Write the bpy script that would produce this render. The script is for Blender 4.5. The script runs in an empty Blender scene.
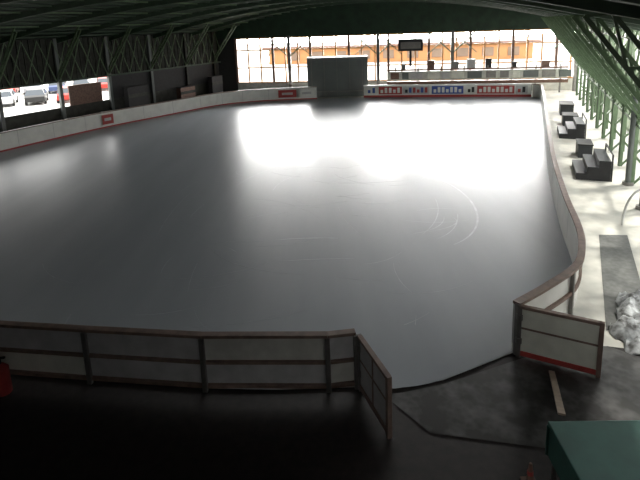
import bpy, bmesh, math, random
from mathutils import Matrix, Vector
from mathutils import noise as mn
random.seed(4)
sc=bpy.context.scene
sc.view_settings.view_transform='Standard'
# ------------------------------------------------ materials
def mat(name,col,rough=.6,metal=0,noise=0,nscale=5,bump=0,spec=.5,col2=None,trans=0):
    m=bpy.data.materials.new(name);m.use_nodes=True
    nt=m.node_tree;b=nt.nodes['Principled BSDF']
    b.inputs['Base Color'].default_value=(*col,1)
    b.inputs['Roughness'].default_value=rough
    b.inputs['Metallic'].default_value=metal
    b.inputs['Specular IOR Level'].default_value=spec
    if trans: b.inputs['Transmission Weight'].default_value=trans
    if noise or bump or col2:
        tc=nt.nodes.new('ShaderNodeTexCoord');n=nt.nodes.new('ShaderNodeTexNoise')
        n.inputs['Scale'].default_value=nscale;n.inputs['Detail'].default_value=5
        nt.links.new(tc.outputs['Object'],n.inputs['Vector'])
        r=nt.nodes.new('ShaderNodeValToRGB')
        c2=col2 or tuple(c*(1-noise) for c in col)
        r.color_ramp.elements[0].position=.35;r.color_ramp.elements[1].position=.65
        r.color_ramp.elements[0].color=(*c2,1);r.color_ramp.elements[1].color=(*col,1)
        nt.links.new(n.outputs['Fac'],r.inputs['Fac']);nt.links.new(r.outputs['Color'],b.inputs['Base Color'])
        if bump:
            bp=nt.nodes.new('ShaderNodeBump');bp.inputs['Strength'].default_value=bump
            nt.links.new(n.outputs['Fac'],bp.inputs['Height']);nt.links.new(bp.outputs['Normal'],b.inputs['Normal'])
    return m
M={}
M['white']=mat('board_white',(.72,.72,.68),.4,noise=.12,nscale=2)
M['panelgrey']=mat('panel_grey',(.5,.5,.5),.5,noise=.2,nscale=3)
M['creamd']=mat('panel_cream_dull',(.58,.58,.53),.5,noise=.2,nscale=3)
M['cream']=mat('panel_cream',(.7,.7,.62),.5,noise=.15,nscale=3)
M['rust']=mat('rail_rust',(.2,.11,.08),.6,noise=.4,nscale=8)
M['rail']=mat('rail_brown',(.22,.15,.12),.5,noise=.3,nscale=6)
M['red']=mat('red',(.4,.05,.045),.5,noise=.2)
M['steel']=mat('steel',(.22,.21,.2),.45,metal=.6,noise=.2)
M['dark']=mat('dark',(.02,.02,.022),.7,noise=.3)
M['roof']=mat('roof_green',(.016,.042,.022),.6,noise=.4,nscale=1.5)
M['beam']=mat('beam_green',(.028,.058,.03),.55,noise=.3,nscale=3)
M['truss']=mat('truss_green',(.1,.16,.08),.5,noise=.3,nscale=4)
M['slat']=mat('slat_pale_green',(.33,.38,.28),.5,noise=.3,nscale=2)
M['fascia']=mat('fascia',(.038,.04,.031),.7,noise=.5,nscale=3)
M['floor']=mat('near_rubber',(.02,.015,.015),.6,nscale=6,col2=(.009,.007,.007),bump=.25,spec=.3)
M['conc']=mat('concrete',(.55,.54,.49),.7,nscale=1.3,col2=(.38,.38,.35),bump=.1)
M['ground']=mat('ground_out',(.5,.5,.48),.9,noise=.25,nscale=.3)
M['mat']=mat('grey_mat',(.12,.125,.12),.8,noise=.3,nscale=8,bump=.2)
M['tarp']=mat('tarp_green',(.03,.12,.1),.55,noise=.2,nscale=3)
M['navy']=mat('bench_black',(.025,.028,.034),.5,noise=.2)
M['wood']=mat('wood',(.25,.19,.14),.6,noise=.3,nscale=5)
M['snow']=mat('snow',(.5,.53,.55),.7,nscale=6,bump=.3,col2=(.1,.1,.1))
M['shed']=mat('shed_grey',(.12,.135,.13),.5,noise=.15,nscale=1)
M['tyre']=mat('tyre',(.02,.02,.02),.8,noise=.2)
M['carglass']=mat('car_glass',(.03,.04,.05),.1,noise=.1)
M['blue']=mat('blue',(.05,.1,.35),.5,noise=.1)
M['facade']=mat('facade',(.42,.2,.08),.8,noise=.1,nscale=.4)
M['facade2']=mat('facade_brown',(.2,.14,.1),.8,noise=.2,nscale=.4)
M['frame']=mat('window_frame',(.55,.25,.08),.5,noise=.2)
M['hedge']=mat('hedge',(.05,.12,.03),.9,noise=.6,nscale=1.2)

def wetmat():
    m=mat('wet_cell_mat',(.05,.05,.05),.38)
    nt=m.node_tree;b=nt.nodes['Principled BSDF']
    tc=nt.nodes.new('ShaderNodeTexCoord')
    v=nt.nodes.new('ShaderNodeTexVoronoi');v.inputs['Scale'].default_value=9
    n=nt.nodes.new('ShaderNodeTexNoise');n.inputs['Scale'].default_value=2.0;n.inputs['Detail'].default_value=6
    nt.links.new(tc.outputs['Object'],v.inputs['Vector']);nt.links.new(tc.outputs['Object'],n.inputs['Vector'])
    r=nt.nodes.new('ShaderNodeValToRGB');r.color_ramp.elements[0].position=.45;r.color_ramp.elements[1].position=.72
    r.color_ramp.elements[0].color=(.008,.007,.007,1);r.color_ramp.elements[1].color=(.075,.075,.075,1)
    ml=nt.nodes.new('ShaderNodeMath');ml.operation='MULTIPLY_ADD';ml.inputs[1].default_value=.15;nt.links.new(v.outputs['Distance'],ml.inputs[0]);nt.links.new(n.outputs['Fac'],ml.inputs[2])
    sb=nt.nodes.new('ShaderNodeMath');sb.operation='SUBTRACT';sb.inputs[1].default_value=.06;nt.links.new(ml.outputs[0],sb.inputs[0])
    nt.links.new(sb.outputs[0],r.inputs['Fac']);nt.links.new(r.outputs['Color'],b.inputs['Base Color'])
    bp=nt.nodes.new('ShaderNodeBump');bp.inputs['Strength'].default_value=.6
    nt.links.new(v.outputs['Distance'],bp.inputs['Height']);nt.links.new(bp.outputs['Normal'],b.inputs['Normal'])
    return m
M['wet']=wetmat()
def icemat():
    m=mat('ice',(.5,.52,.56),.34)
    nt=m.node_tree;b=nt.nodes['Principled BSDF']
    tc=nt.nodes.new('ShaderNodeTexCoord')
    mp=nt.nodes.new('ShaderNodeMapping');mp.inputs['Rotation'].default_value=(0,0,math.radians(22));mp.inputs['Scale'].default_value=(.8,.12,1)
    n2=nt.nodes.new('ShaderNodeTexNoise');n2.inputs['Scale'].default_value=1;n2.inputs['Detail'].default_value=3
    nt.links.new(tc.outputs['Object'],mp.inputs['Vector']);nt.links.new(mp.outputs['Vector'],n2.inputs['Vector'])
    c=nt.nodes.new('ShaderNodeValToRGB');c.color_ramp.elements[0].position=.3;c.color_ramp.elements[1].position=.75
    c.color_ramp.elements[0].color=(.28,.305,.335,1);c.color_ramp.elements[1].color=(.34,.365,.395,1)
    nt.links.new(n2.outputs['Fac'],c.inputs['Fac']);nt.links.new(c.outputs['Color'],b.inputs['Base Color'])
    return m
M['ice']=icemat()
M['scratch']=mat('ice_scratch',(.46,.49,.53),.4,noise=.2,nscale=3)

# ------------------------------------------------ mesh builder
class B:
    def __init__(s): s.bm=bmesh.new();s.mats=[]
    def mi(s,k):
        if k not in s.mats: s.mats.append(k)
        return s.mats.index(k)
    def quad(s,pts,k):
        f=s.bm.faces.new([s.bm.verts.new(p) for p in pts]);f.material_index=s.mi(k);return f
    def beam(s,p,q,w,h,k,up=Vector((0,0,1))):
        p=Vector(p);q=Vector(q);d=(q-p)
        if d.length<1e-6:return
        d.normalize()
        if abs(d.dot(up))>.99: up=Vector((1,0,0))
        x=d.cross(up).normalized();y=x.cross(d).normalized()
        v=[]
        for c in (p,q):
            for a,b in((-1,-1),(1,-1),(1,1),(-1,1)): v.append(s.bm.verts.new(c+x*a*w/2+y*b*h/2))
        i=s.mi(k)
        for f in((3,2,1,0),(4,5,6,7),(0,1,5,4),(1,2,6,5),(2,3,7,6),(3,0,4,7)):
            s.bm.faces.new([v[j] for j in f]).material_index=i
    def box(s,c,sz,k,rot=0):
        c=Vector(c);dx=Vector((math.cos(rot),math.sin(rot),0))*sz[0]/2
        s.beam(c-dx,c+dx,sz[1],sz[2],k)
    def cyl(s,p,q,r,k,r2=None,n=16):
        p=Vector(p);q=Vector(q);d=(q-p);L=d.length
        rr=r if r2 is None else r2
        g=bmesh.ops.create_cone(s.bm,cap_ends=True,segments=n,radius1=r,radius2=rr,depth=L,
            matrix=Matrix.Translation((p+q)/2)@d.to_track_quat('Z','Y').to_matrix().to_4x4())
        i=s.mi(k)
        for v in g['verts']:
            for f in v.link_faces: f.material_index=i
    def obj(s,name,bevel=0,recalc=True):
        if recalc: bmesh.ops.recalc_face_normals(s.bm,faces=s.bm.faces)
        me=bpy.data.meshes.new(name);s.bm.to_mesh(me);s.bm.free()
        for k in s.mats: me.materials.append(M[k])
        o=bpy.data.objects.new(name,me);sc.collection.objects.link(o)
        if bevel:
            md=o.modifiers.new('b','BEVEL');md.width=bevel;md.segments=2;md.limit_method='ANGLE'
        return o
def smooth(P,n=6):
    out=[];P=[Vector((*p,0)) for p in P]
    for i in range(len(P)-1):
        p0=P[max(i-1,0)];p1=P[i];p2=P[i+1];p3=P[min(i+2,len(P)-1)]
        for j in range(n):
            t=j/n
            out.append(.5*((2*p1)+(p2-p0)*t+(2*p0-5*p1+4*p2-p3)*t*t+(3*p1-p0-3*p2+p3)*t**3))
    out.append(P[-1]);return out

# ------------------------------------------------ outline
near=[(-9.1,9.05),(-6.4,8.72),(-4.5,8.42),(-2.25,8.1),(-.9,8.0),(.48,8.02),(1.2,7.93),(2.1,8.1),(3.66,8.82)]
right=[(3.66,8.82),(4.5,9.4),(5.5,10.2),(6.12,11.15),(6.65,12.35),(7.6,15.1),(9.5,20.0),(13.4,29.2),(17.6,39.2),(18.1,40.6),(17.75,41.2)]
far=[(17.7,41.3),(16.6,41.6),(11.4,42.85),(4.0,44.2)]
farl=[(-.2,44.4),(-4,44.2),(-6.3,43.7),(-8.8,42.2),(-12,38.0),(-15.1,33.7),(-18.2,27.8),(-20.4,23),(-21.3,18.5),(-20,14),(-17,11),(-12.5,9.6),(-9.1,9.05)]
R_=smooth(right);F_=smooth(far,4);L_=smooth(farl);N_=smooth(near,4)
loop=[p for p in R_]+F_[1:]+L_+N_[1:-1]
bm=bmesh.new()
vs=[bm.verts.new((p.x,p.y,.02)) for p in loop]
f=bm.faces.new(vs);f.normal_update()
if f.normal.z<0: f.normal_flip()
me=bpy.data.meshes.new('ice_rink');bm.to_mesh(me);bm.free();me.materials.append(M['ice'])
ice=bpy.data.objects.new('ice_rink',me);sc.collection.objects.link(ice)
b=B()
def arc(cx,cy,rx,ry,a0,a1,rot=0,w=.03):
    pr=None
    for i in range(31):
        a=math.radians(a0+(a1-a0)*i/30)
        x=rx*math.cos(a);y=ry*math.sin(a)
        p=Vector((cx+x*math.cos(rot)-y*math.sin(rot),cy+x*math.sin(rot)+y*math.cos(rot),.0215))
        if p.y<9.8 or p.x>3.2+(p.y-9)*.38: pr=None;continue
        if pr: b.beam(pr,p,w*(.4+.6*math.sin(math.pi*i/30)),.002,'scratch')
        pr=p
arc(3.0,17.5,2.4,4.0,-70,60,w=.07);arc(2.8,17.2,1.9,3.2,-70,-20,w=.035);arc(-1,17,3,6,105,150,w=.03);arc(-.6,14.2,1.6,.35,50,130,w=.06);arc(-.2,12.9,1.6,.2,50,130,w=.04)
arc(2.5,16.2,1.6,1.6,-80,-10,w=.03);arc(.5,19,2.5,3,120,175,w=.04);arc(2.2,15.6,2.2,1.0,-60,10,w=.03);arc(1,18,3.2,4.5,-50,-5,w=.03)
for i in range(60):
    a0=random.uniform(0,300)
    arc(random.uniform(-6,4),random.uniform(11,24),random.uniform(1,4),random.uniform(1,5),a0,a0+random.uniform(20,60),w=random.uniform(.012,.022))
b.obj('ice_scratch')

# ------------------------------------------------ boards
up=Vector((0,0,1))
def boards(name,P,out=1,h=1.1,pm='white',kick='white',cap='rail',post=2.0,kickh=.22,seam=True):
    b=B();acc=0
    for i in range(len(P)-1):
        p,q=P[i],P[i+1];d=(q-p);L=d.length;d.normalize()
        n=Vector((d.y,-d.x,0))*out
        b.beam(p+up*(h+kickh)/2,q+up*(h+kickh)/2,.04,h-kickh,pm)
        b.beam(p+up*kickh/2,q+up*kickh/2,.055,kickh,kick)
        e=d*.02
        b.beam(p-e+n*.05+up*h,q+e+n*.05+up*h,.16,.06,cap)
        b.beam(p-e+n*.06+up*.55,q+e+n*.06+up*.55,.06,.07,cap)
        acc+=L
        if acc>=post or i==0:
            acc=0;b.beam(p+n*.07,p+n*.07+up*h,.07,.08,'steel',up=d)
            b.beam(p+up*kickh,p+up*(h-.03),.045,.03,'panelgrey',up=d)
    b.obj(name)
boards('rink_boards_right_side',R_)
boards('rink_boards_far_end',F_,kick='red',cap='white')
boards('rink_boards_left_side',L_,kick='red',cap='rail',kickh=.12)
b=B()
Pn=[Vector((*p,0)) for p in [(-9,9.0),(-6.6,8.74),(-4.5,8.42),(-2.25,8.1),(.0,7.98),(.5,8.04)]]
pms=['panelgrey','cream','panelgrey','panelgrey','creamd','panelgrey']
for i in range(len(Pn)-1):
    p,q=Pn[i],Pn[i+1];d=(q-p).normalized();n=Vector((d.y,-d.x,0))
    b.beam(p+up*.33,q+up*.33,.03,.5,pms[i]);b.beam(p+up*.82,q+up*.82,.03,.46,pms[(i+1)%6])
    b.beam(p+up*1.1,q+up*1.1,.14,.06,'rail')
    b.beam(p+n*.04+up*.58,q+n*.04+up*.58,.06,.06,'rail')
    b.beam(p+n*.04+up*.1,q+n*.04+up*.1,.07,.07,'rail')
    b.beam(q+n*.07,q+n*.07+up*1.08,.07,.09,'steel',up=d)
b.obj('rink_boards_near_end',bevel=.006)
def gate(name,p,q,pm,cap,h=1.08,mid=True):
    p=Vector((*p,0));q=Vector((*q,0));d=(q-p).normalized();b=B()
    b.beam(p+up*.57,q+up*.57,.03,h-.16,pm)
    b.beam(p+up*.1,q+up*.1,.07,.1,'red' if pm!='panelgrey' else cap)
    b.beam(p+up*h,q+up*h,.09,.06,cap);b.beam(p+up*.64,q+up*.64,.05,.04,cap)
    for c in(p,q): b.beam(c,c+up*(h+.03),.08,.08,'steel' if c is p else cap,up=d)
    m=(p+q)/2
    if mid: b.beam(m+up*.1,m+up*h,.05,.05,cap,up=d)
    b.cyl(p+up*.3,p+up*.42,.06,'steel');b.cyl(p+up*.8,p+up*.92,.06,'steel')
    b.obj(name,bevel=.005)
gate('rink_gate',(.57,7.93),(.93,6.86),'panelgrey','rail')
gate('rink_gate.001',(3.72,8.7),(4.93,8.05),'cream','rail',mid=False)

b=B()
def onfar(x0,x1,y0,y1,z0,z1,k,off=-.06): b.beam((x0,y0+off,(z0+z1)/2),(x1,y1+off,(z0+z1)/2),.02,z1-z0,k)
def fy(x): 
    for i in range(len(F_)-1):
        a,c=F_[i],F_[i+1]
        if c.x<=x<=a.x: return a.y+(c.y-a.y)*(x-a.x)/(c.x-a.x)
    return 44.2
for x0,x1,k in [(4.2,5.2,'white'),(5.3,7.3,'red'),(7.4,9.6,'panelgrey'),(9.8,12.4,'blue'),(12.6,13.4,'white'),(13.5,16.4,'red'),(16.5,17.4,'panelgrey')]:
    onfar(x0,x1,fy(x0),fy(x1),.3,.98,k)
    n=max(2,int((x1-x0)/.35))
    for j in range(n):
        a=x0+.15+j*(x1-x0-.2)/n;c=a+.22
        onfar(a,c,fy(a),fy(c),.42,.88 if j%3 else .7,'white' if k in('red','blue') else random.choice(['red','blue','dark']),-.08)
b.obj('advertising_banners')
b=B()
for (x0,y0,x1,y1,k) in [(-3.6,44.14,-2.0,44.22,'red'),(-1.8,44.22,-.4,44.28,'white'),(-14.9,33.85,-14.4,34.5,'red')]:
    b.beam((x0,y0-.08,.62),(x1,y1-.08,.62),.02,.66,k)
    b.beam((x0*.8+x1*.2,y0*.8+y1*.2-.1,.62),(x0*.2+x1*.8,y0*.2+y1*.8-.1,.62),.02,.2,'panelgrey')
b.obj('advertising_banners.001')

# ------------------------------------------------ floors
def poly(name,pts,z,k):
    bm=bmesh.new();f=bm.faces.new([bm.verts.new((x,y,z)) for x,y in pts]);f.normal_update()
    if f.normal.z<0:f.normal_flip()
    me=bpy.data.meshes.new(name);bm.to_mesh(me);bm.free();me.materials.append(M[k])
    o=bpy.data.objects.new(name,me);sc.collection.objects.link(o);return o
poly('ground',[(-150,-60),(150,-60),(150,200),(-150,200)],-.02,'ground')
poly('floor',[(3.5,-4),(23,45),(-11.5,50.5),(-37,3),(-34,-4)],0,'conc')
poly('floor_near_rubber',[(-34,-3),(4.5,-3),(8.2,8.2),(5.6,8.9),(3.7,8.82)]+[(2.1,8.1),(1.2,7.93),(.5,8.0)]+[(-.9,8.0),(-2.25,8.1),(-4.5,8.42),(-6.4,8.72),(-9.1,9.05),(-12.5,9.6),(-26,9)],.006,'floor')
poly('wet_rubber_mat',[(.95,7.8),(1.3,7.82),(2.1,8.0),(3.7,8.6),(4.7,8.95),(5.6,8.9),(6.3,8.3),(5.6,6.6),(4.4,6.3),(1.6,6.9)],.012,'wet')
poly('grey_walkway_mat',[(8.3,14.1),(9.1,14.0),(7.0,9.7),(5.85,9.4)],.01,'mat')
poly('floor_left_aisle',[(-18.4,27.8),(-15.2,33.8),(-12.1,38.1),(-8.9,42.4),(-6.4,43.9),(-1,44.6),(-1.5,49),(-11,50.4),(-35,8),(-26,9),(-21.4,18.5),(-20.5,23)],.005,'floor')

# ------------------------------------------------ roof
LW0=Vector((-21.3,29.7,0));LD=Vector((.49,.872,0));RW0=Vector((12,18.5,0));RD=Vector((.385,.923,0))
def Lp(v): return LW0+LD*(-33+v*57)
def Rp(v): return RW0+RD*(-24+v*52)
def rz(u): return 6.2+2.4*(1-(2*u-1)**2)
def rp(u,v,dz=0):
    p=Lp(v).lerp(Rp(v),u);p.z=rz(u)+dz;return p
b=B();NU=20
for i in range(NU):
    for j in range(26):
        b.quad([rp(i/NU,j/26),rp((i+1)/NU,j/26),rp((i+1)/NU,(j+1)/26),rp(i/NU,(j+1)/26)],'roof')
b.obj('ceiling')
b=B()
for j in range(0,27,2):
    v=j/26
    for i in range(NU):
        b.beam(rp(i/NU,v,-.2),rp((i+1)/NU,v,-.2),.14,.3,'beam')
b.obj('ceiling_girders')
b=B()
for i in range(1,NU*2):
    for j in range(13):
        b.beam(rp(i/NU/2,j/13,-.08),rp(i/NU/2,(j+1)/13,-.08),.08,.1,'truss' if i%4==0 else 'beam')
b.obj('ceiling_purlins')

# ------------------------------------------------ right lattice frames
nR=Vector((.923,-.385,0))
def lattice(b,p,q,off,k,w=.07,seg=8):
    p=Vector(p);q=Vector(q);off=Vector(off)
    b.beam(p,q,w,w,k);b.beam(p+off,q+off,w,w,k)
    for i in range(seg):
        a=p.lerp(q,i/seg);c=p.lerp(q,(i+1)/seg)
        if i%2: a,c=a+off,c
        else: c=c+off
        b.beam(a,c,w*.6,w*.6,k)
b=B();ks=[x*2.75 for x in range(-4,10)]
for k in ks:
    p=RW0+RD*k
    lattice(b,p,p+up*6.0,nR*.5,'truss',.13,10)
    a=p+up*2.6;c=p-nR*3.0+up*6.5
    lattice(b,a,c,Vector((0,0,.5))+nR*.1,'truss',.09,8)
    q=RW0+RD*(k+2.75)
    b.beam(p+up*2.6,q+up*6.0,.08,.08,'truss');b.beam(q+up*2.6,p+up*6.0,.08,.08,'truss')
    lattice(b,p+up*5.5,q+up*5.5,Vector((0,0,.5)),'truss',.09,6)
    lattice(b,p+up*2.4,q+up*2.4,Vector((0,0,.35)),'truss',.07,6)
    if k in(0,-2.75): b.cyl(p-nR*.12,p-nR*.12+up*3.6,.11,'shed');b.cyl(p-nR*.12,p-nR*.12+up*.12,.2,'steel')
b.obj('lattice_frames_right')
b=B()
for i in range(130):
    p=RW0+nR*1.5+RD*(-12+i*.34)
    b.beam(p,p+up*(3.4 if i%3 else 5.8),.05,.1,'slat')
a=RW0+nR*1.5-RD*12;c=RW0+nR*1.5+RD*32
for z in(.15,1.2,3.3,5.7): b.beam(a+up*z,c+up*z,.05,.1,'truss')
b.obj('slatted_fence')
b=B()
a=RW0+RD*-24;c=RW0+RD*-10.5
b.beam(a+up*3.1+nR*.8,c+up*3.1+nR*.8,.15,6.4,'dark');b.obj('wall_right')
b=B();b.beam(Lp(0)+up*4,Rp(0)+up*4,.2,9.4,'dark');b.obj('unseen_wall_near')  # unseen wall behind the camera, put in to keep the foreground dark

# ------------------------------------------------ left side
nL=Vector((-.872,.49,0))
b=B()
Q0=LW0+LD*-33;Q1=LW0+LD*24
b.beam(Q0+up*4.75,Q1+up*4.75,.08,3.1,'fascia')
for i in range(140):
    p=LW0+LD*(-33+57*i/140)
    b.beam(p-nL*.06+up*3.2,p-nL*.06+up*6.2,.05,.06,'fascia')
b.obj('wall_left_fascia')
b=B()
for k in [-14.8,-10.6,-6.4,-2.2,2,6.2,10.3,14.5,18.7,22.5]:
    p=LW0+LD*k-nL*.15
    b.beam(p,p+up*6.2,.24,.24,'shed' if k<16 else 'fascia',up=nL)
    lattice(b,p+up*3.3,p-nL*3+up*6.7,Vector((0,0,.4)),'truss',.09,8)
for i in range(36):
    p=LW0+LD*(-14+i*1.05)-nL*.25;q=p+LD*1.05
    b.beam(p+up*3.3,q+up*6.1,.06,.06,'truss');b.beam(q+up*3.3,p+up*6.1,.06,.06,'truss')
b.beam(LW0+LD*-14-nL*.25+up*3.25,LW0+LD*24-nL*.25+up*3.25,.1,.12,'beam')
b.obj('lattice_frames_left')
b=B()
a=LW0+LD*-33;c=LW0+LD*24
b.beam(a+up*.7,c+up*.7,.12,1.4,'fascia')
a=LW0+LD*10.3;c=LW0+LD*24
b.beam(a+up*2.1,c+up*2.1,.1,2.4,'dark')
a=LW0+LD*6.9;c=LW0+LD*9.6
b.beam(a+up*1.9,c+up*1.9,.1,1.9,'rust')
b.obj('wall_left')
b=B()
for k,w,h,kk in [(12,2,2.2,'dark'),(17.5,1.8,1.5,'rust'),(21.5,1.5,2.0,'dark')]:
    p=LW0+LD*k-nL*1.0
    b.beam(p-LD*w/2+up*h/2,p+LD*w/2+up*h/2,.5,h,kk)
    b.beam(p-LD*w/2+up*h*.7-nL*.27,p+LD*w/2+up*h*.7-nL*.27,.03,.25,'fascia')
    b.beam(p-LD*w/2+up*(h+.03),p+LD*w/2+up*(h+.03),.6,.06,'dark')
b.obj('storage_lockers')

# ------------------------------------------------ far wall
def wy(x): return 50.2-(x+11)*.165
b=B()
def fw(x0,x1,z0,z1,k,th=.15,off=0): b.beam((x0,wy(x0)+off,(z0+z1)/2),(x1,wy(x1)+off,(z0+z1)/2),th,z1-z0,k)
fw(-12,23.2,5.5,9.2,'roof')
fw(-12,-8,0,5.5,'dark')
fw(-8,23,0,1.1,'creamd')
b.obj('wall_far')
b=B()
x=-8;i=0
while x<23:
    w=.12 if i%3 else .22
    fw(x-w/2,x+w/2,1.1,5.5,'frame' if i%3 else 'rust',.2,-.05); x+=1.22;i+=1
for z in(1.15,2.6,4.3,5.45): fw(-8,23,z-.06,z+.06,'frame',.12,-.05)
b.obj('window_far')
b=B()
for x in(-2.7,5.6,12.2,22.6):
    fw(x-.14,x+.14,0,5.6,'steel',.3,-.8)
    b.beam((x,wy(x)-.8,3.6),(x-2.2,wy(x)-.8,5.6),.1,.1,'truss');b.beam((x,wy(x)-.8,3.6),(x+2.2,wy(x)-.8,5.6),.1,.1,'truss')
    b.beam((x-2.2,wy(x)-.8,3.6),(x,wy(x)-.8,5.6),.07,.07,'truss');b.beam((x+2.2,wy(x)-.8,3.6),(x,wy(x)-.8,5.6),.07,.07,'truss')
b.obj('steel_columns_far')
b=B()
fw(6.3,21.6,1.3,2.1,'creamd',.06,-1.6);fw(6.3,21.6,2.15,2.3,'rust',.2,-1.6);fw(6.3,21.6,.9,1.2,'rust',.5,-1.6)
x=6.6
while x<21:
    w=random.uniform(.5,1.3);fw(x,x+w,1.4,2.0,random.choice(['cream','steel','panelgrey','rust','dark','shed']),.04,-1.66)
    if random.random()<.6: fw(x,x+w*.6,2.3,random.uniform(2.5,3.1),random.choice(['rust','steel','dark','panelgrey']),.3,-1.4)
    x+=w+random.uniform(.15,.5)
for x in range(7,22,2): fw(x,x+.12,0,2.5,'steel',.12,-1.5)
b.obj('spectator_counter')
b=B();fw(7.4,9.6,3.9,5.0,'dark',.2,-.9);fw(7.6,9.4,4.1,4.7,'steel',.05,-1.02);fw(8.4,8.6,2.5,3.9,'dark',.15,-.9);b.obj('scoreboard')
b=B()
b.box((1.8,46.4,1.8),(5.5,1.8,3.6),'shed',math.radians(-3))
for i in range(5): b.box((-.6+i*1.15,45.44-.052*(i*1.15-2.3),1.8),(.04,.04,3.5),'steel',math.radians(-3))
b.box((1.7,45.43,3.5),(5.4,.1,.15),'steel',math.radians(-3));b.box((1.7,45.43,.5),(5.4,.08,.08),'steel',math.radians(-3))
b.obj('garage_door_shed')

# ------------------------------------------------ outside
b=B()
b.box((14,90,1.3),(44,10,2.6),'facade',-.15)
for i in range(10):
    b.box((-4+i*4,84.9+(4.5-i)*.6,1.3),(1.8,.2,1.4),'facade2',-.15)
b.box((14,90,2.8),(46,11.5,.4),'rust',-.15)
b.obj('neighbour_building')
b=B()  # brown building added behind the cars to dim the left opening's reflection
c0=Vector((-58,66,0));dd=Vector((.8,.6,0))
b.beam(c0-dd*35+up*4,c0+dd*32+up*4,10,8,'facade2')
for i in range(16):
    p=c0+dd*(-34+i*4.2)+Vector((.6,-.8,0))*5.05
    for z in(2,5.5): b.beam(p+up*z-dd*.8,p+up*z+dd*.8,.1,1.6,'shed')
b.beam(c0-dd*36+up*8.2,c0+dd*33+up*8.2,11.5,.5,'rust')
b.obj('added_dimming_building')
b=B()
for i in range(30):
    p=Vector((45+random.uniform(-3,3)+i*.5,5+i*2.5,1.2))
    g=bmesh.ops.create_icosphere(b.bm,subdivisions=2,radius=random.uniform(1.5,2.4),matrix=Matrix.Translation(p))
    for v in g['verts']: v.co+=Vector((random.uniform(-.3,.3),)*3)
b.mi('hedge');b.obj('hedge')
carcols=[('car_silver',(.25,.25,.27)),('car_blue',(.04,.06,.14)),('car_white',(.5,.5,.5)),('car_red',(.35,.03,.02)),('car_black',(.02,.02,.02))]
for n,c in carcols: M[n]=mat(n,c,.3,metal=.3,noise=.03)
def car(loc,rot,k):
    b=B()
    prof=[(-2.2,.35),(-2.25,.8),(-1.9,.95),(-1.3,1.4),(-.4,1.5),(.5,1.42),(1.1,1.0),(2.0,.85),(2.2,.6),(2.15,.35)]
    def side(s): return [b.bm.verts.new((x,s*(.85-(.18 if z>1.1 else 0)),z)) for x,z in prof]
    A=side(-1);C=side(1);i=b.mi(k);n=len(prof)
    b.bm.faces.new(A).material_index=i;b.bm.faces.new(C[::-1]).material_index=i
    for j in range(n):
        f=b.bm.faces.new([A[j],A[(j+1)%n],C[(j+1)%n],C[j]]);f.material_index=b.mi('carglass') if j in(2,5) else i
    for s in(-1,1):
        b.quad([(-1.5,s*.87,1.0),(-1.15,s*.72,1.36),(-.1,s*.72,1.42),(-.1,s*.87,1.0)],'carglass')
        b.quad([(0,s*.87,1.0),(0,s*.72,1.42),(.45,s*.72,1.36),(.95,s*.87,1.0)],'carglass')
        for x in(-1.4,1.35): b.cyl((x,s*.72,.33),(x,s*.9,.33),.33,'tyre');b.cyl((x,s*.88,.33),(x,s*.92,.33),.18,'steel')
    b.box((2.16,0,.7),(.05,1.3,.12),'white')
    o=b.obj('car');o.location=(loc[0],loc[1],-.02);o.rotation_euler=(0,0,rot)
for i in range(9):
    car((-45+i*2.5,54.5+.5*i),2.0,['car_silver','car_red','car_black','car_white','car_red','car_silver','car_blue','car_black','car_red'][i])
for i in range(6):
    car((-38+i*2.6,45.5+i*.8),2.0,['car_black','car_silver','car_blue','car_white','car_black','car_red'][i])

# ------------------------------------------------ right walkway objects
def bleacher(c,L=1.9,n=3):
    b=B();c=Vector((*c,0))
    for i in range(n):
        o=c+nR*(i*.4);h=.28*(i+1)
        b.beam(o-RD*L/2+up*(h-.03),o+RD*L/2+up*(h-.03),.42,.06,'navy')
        b.beam(o-nR*.19-RD*L/2+up*(h-.15),o-nR*.19+RD*L/2+up*(h-.15),.03,.25,'dark')
        b.beam(o-RD*L/2+up*h/2,o-RD*L/2+up*h/2+RD*.04,.42,h-.02,'dark')
        for s in(-.46,0,.46):
            b.beam(o+RD*L*s,o+RD*L*s+up*(h-.05),.06,.06,'steel')
    e=c+nR*(n*.4-.15)
    for s in(-.48,.48): b.beam(e+RD*L*s,e+RD*L*s+up*1.1,.05,.05,'dark')
    b.beam(e-RD*L*.48+up*1.08,e+RD*L*.48+up*1.08,.05,.05,'dark')
    b.obj('stepped_bleacher',bevel=.004)
bleacher((10.9,20.3),2.1);bleacher((13.6,27.4),2.2)
def crate(c,ang,k='navy',sz=(1.0,.7,.6)):
    b=B();b.box((c[0],c[1],sz[2]/2),sz,k,ang);b.box((c[0],c[1],sz[2]+.03),(sz[0]+.06,sz[1]+.06,.06),'dark',ang)
    for s in(-.3,.3): b.box((c[0]+s*math.cos(ang),c[1]+s*math.sin(ang),sz[2]*.5),(.06,sz[1]+.04,sz[2]),'steel',ang)
    b.obj('storage_crate',bevel=.01)
crate((12.5,23.0),1.176,sz=(1.2,.6,.6));crate((15.3,30.0),1.176,sz=(1.2,.8,.6));crate((16.8,33.5),1.176,sz=(1.6,.8,.7))
cu=bpy.data.curves.new('hose','CURVE');cu.dimensions='3D';cu.bevel_depth=.035
sp=cu.splines.new('POLY');sp.points.add(24)
for i in range(25):
    a=math.pi*i/24;sp.points[i].co=(9.9+.55*-math.cos(a),14.7,.03+1.15*math.sin(a),1)
cu.materials.append(M['panelgrey']);o=bpy.data.objects.new('hose_hoop',cu);sc.collection.objects.link(o)
bm=bmesh.new()
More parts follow.
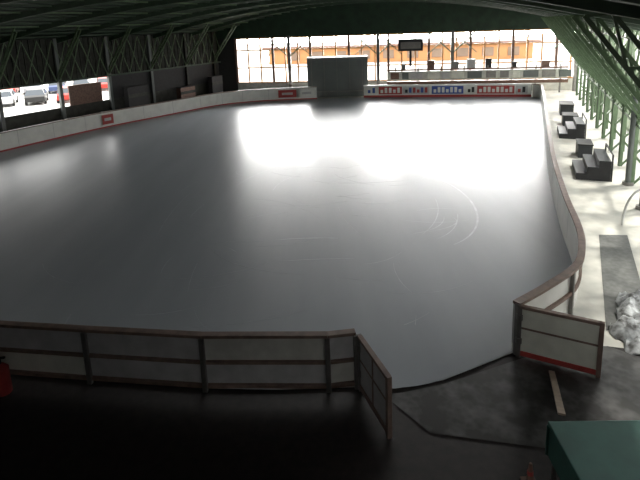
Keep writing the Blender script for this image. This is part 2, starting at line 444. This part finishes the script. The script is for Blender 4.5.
for (x,y,r) in [(6.35,9.3,.38),(6.8,9.8,.4),(6.2,8.8,.25),(6.9,9.2,.45),(7.1,10.3,.4)]:
    bmesh.ops.create_icosphere(bm,subdivisions=4,radius=r,matrix=Matrix.Translation((x,y,.02))@Matrix.Diagonal((1.2,1,.6,1)))
for v in bm.verts:
    v.co+=Vector((1,1,1))*(mn.noise(v.co*5)*.14+mn.noise(v.co*14)*.05)
    if v.co.z<0: v.co.z=0
me=bpy.data.meshes.new('snow_pile');bm.to_mesh(me);bm.free();me.materials.append(M['snow'])
o=bpy.data.objects.new('snow_pile',me);sc.collection.objects.link(o)
b=B()
b.box((3.9,5.25,.86),(1.7,1.65,.08),'tarp',-.03)
b.box((3.9,6.06,.6),(1.68,.03,.5),'tarp',-.03);b.box((3.08,5.27,.6),(.03,1.62,.5),'tarp',-.03)
for x in(3.15,4.65):
    for y in(4.5,5.98): b.beam((x,y,0),(x,y,.85),.06,.06,'steel')
b.obj('tarp_covered_table',bevel=.015)
b=B();b.beam((4.15,8.2,.03),(3.35,6.25,.86),.1,.03,'wood');b.obj('wooden_plank')
b=B()
x,y=-6.05,8.2
b.cyl((x,y,0),(x,y,.5),.14,'red');b.cyl((x,y,.5),(x,y,.6),.14,'red',r2=.05);b.cyl((x,y,.6),(x,y,.68),.04,'dark');b.beam((x-.1,y,.7),(x+.12,y,.72),.04,.03,'dark')
b.obj('fire_extinguisher')
b=B();x,y=2.8,5.95
b.box((x,y,.015),(.2,.2,.03),'rust');b.cyl((x,y,.03),(x,y,.35),.06,'rust',r2=.02);b.cyl((x,y,.17),(x,y,.23),.045,'red',r2=.04);b.obj('traffic_cone')

# ------------------------------------------------ light
w=bpy.data.worlds.new('World');sc.world=w;w.use_nodes=True
nt=w.node_tree;bg=nt.nodes['Background']
tc=nt.nodes.new('ShaderNodeTexCoord')
nm=nt.nodes.new('ShaderNodeVectorMath');nm.operation='NORMALIZE';nt.links.new(tc.outputs['Generated'],nm.inputs[0])
dp=nt.nodes.new('ShaderNodeVectorMath');dp.operation='DOT_PRODUCT';nt.links.new(nm.outputs[0],dp.inputs[0])
dp.inputs[1].default_value=Vector((.22,.95,.12)).normalized()
mx=nt.nodes.new('ShaderNodeMath');mx.operation='MAXIMUM';mx.inputs[1].default_value=0;nt.links.new(dp.outputs['Value'],mx.inputs[0])
pw=nt.nodes.new('ShaderNodeMath');pw.operation='POWER';pw.inputs[1].default_value=14;nt.links.new(mx.outputs[0],pw.inputs[0])
ma=nt.nodes.new('ShaderNodeMath');ma.operation='MULTIPLY_ADD';ma.inputs[1].default_value=62;ma.inputs[2].default_value=5;nt.links.new(pw.outputs[0],ma.inputs[0])
nt.links.new(ma.outputs[0],bg.inputs[1])
bg.inputs[0].default_value=(1,.99,.965,1)
sl=bpy.data.lights.new('sun','SUN');sl.energy=4.5;sl.angle=.08;sl.color=(1,.95,.85)
so=bpy.data.objects.new('sun',sl);sc.collection.objects.link(so)
so.rotation_euler=Vector((.5,.12,1.0)).to_track_quat('Z','Y').to_euler()
def portal(name,c,sx,sy,face):
    l=bpy.data.lights.new(name,'AREA');l.shape='RECTANGLE';l.size=sx;l.size_y=sy
    l.cycles.is_portal=True
    o=bpy.data.objects.new(name,l);sc.collection.objects.link(o);o.location=c
    o.rotation_euler=Vector(face).to_track_quat('-Z','Z').to_euler()
portal('portal_far',(7.5,wy(7.5)+.3,3.3),31,4.5,(-.16,-1,0))
portal('portal_right',RW0+RD*9+nR*.9+up*3.1,38,6.3,-nR)
portal('portal_left',LW0+LD*-5+nL*.3+up*2.6,32,2.4,-nL)

# ------------------------------------------------ camera
cd=bpy.data.cameras.new('camera');cam=bpy.data.objects.new('camera',cd);sc.collection.objects.link(cam)
cd.sensor_width=36;cd.lens=36*500/640;cd.shift_y=-(240-125)/640;cd.clip_end=500
cam.location=(0,0,6.5)
Rm=Matrix.Rotation(math.radians(90-11.3),4,'X')@Matrix.Rotation(math.radians(-2.0),4,'Z')
cam.rotation_euler=Rm.to_euler()
sc.camera=cam
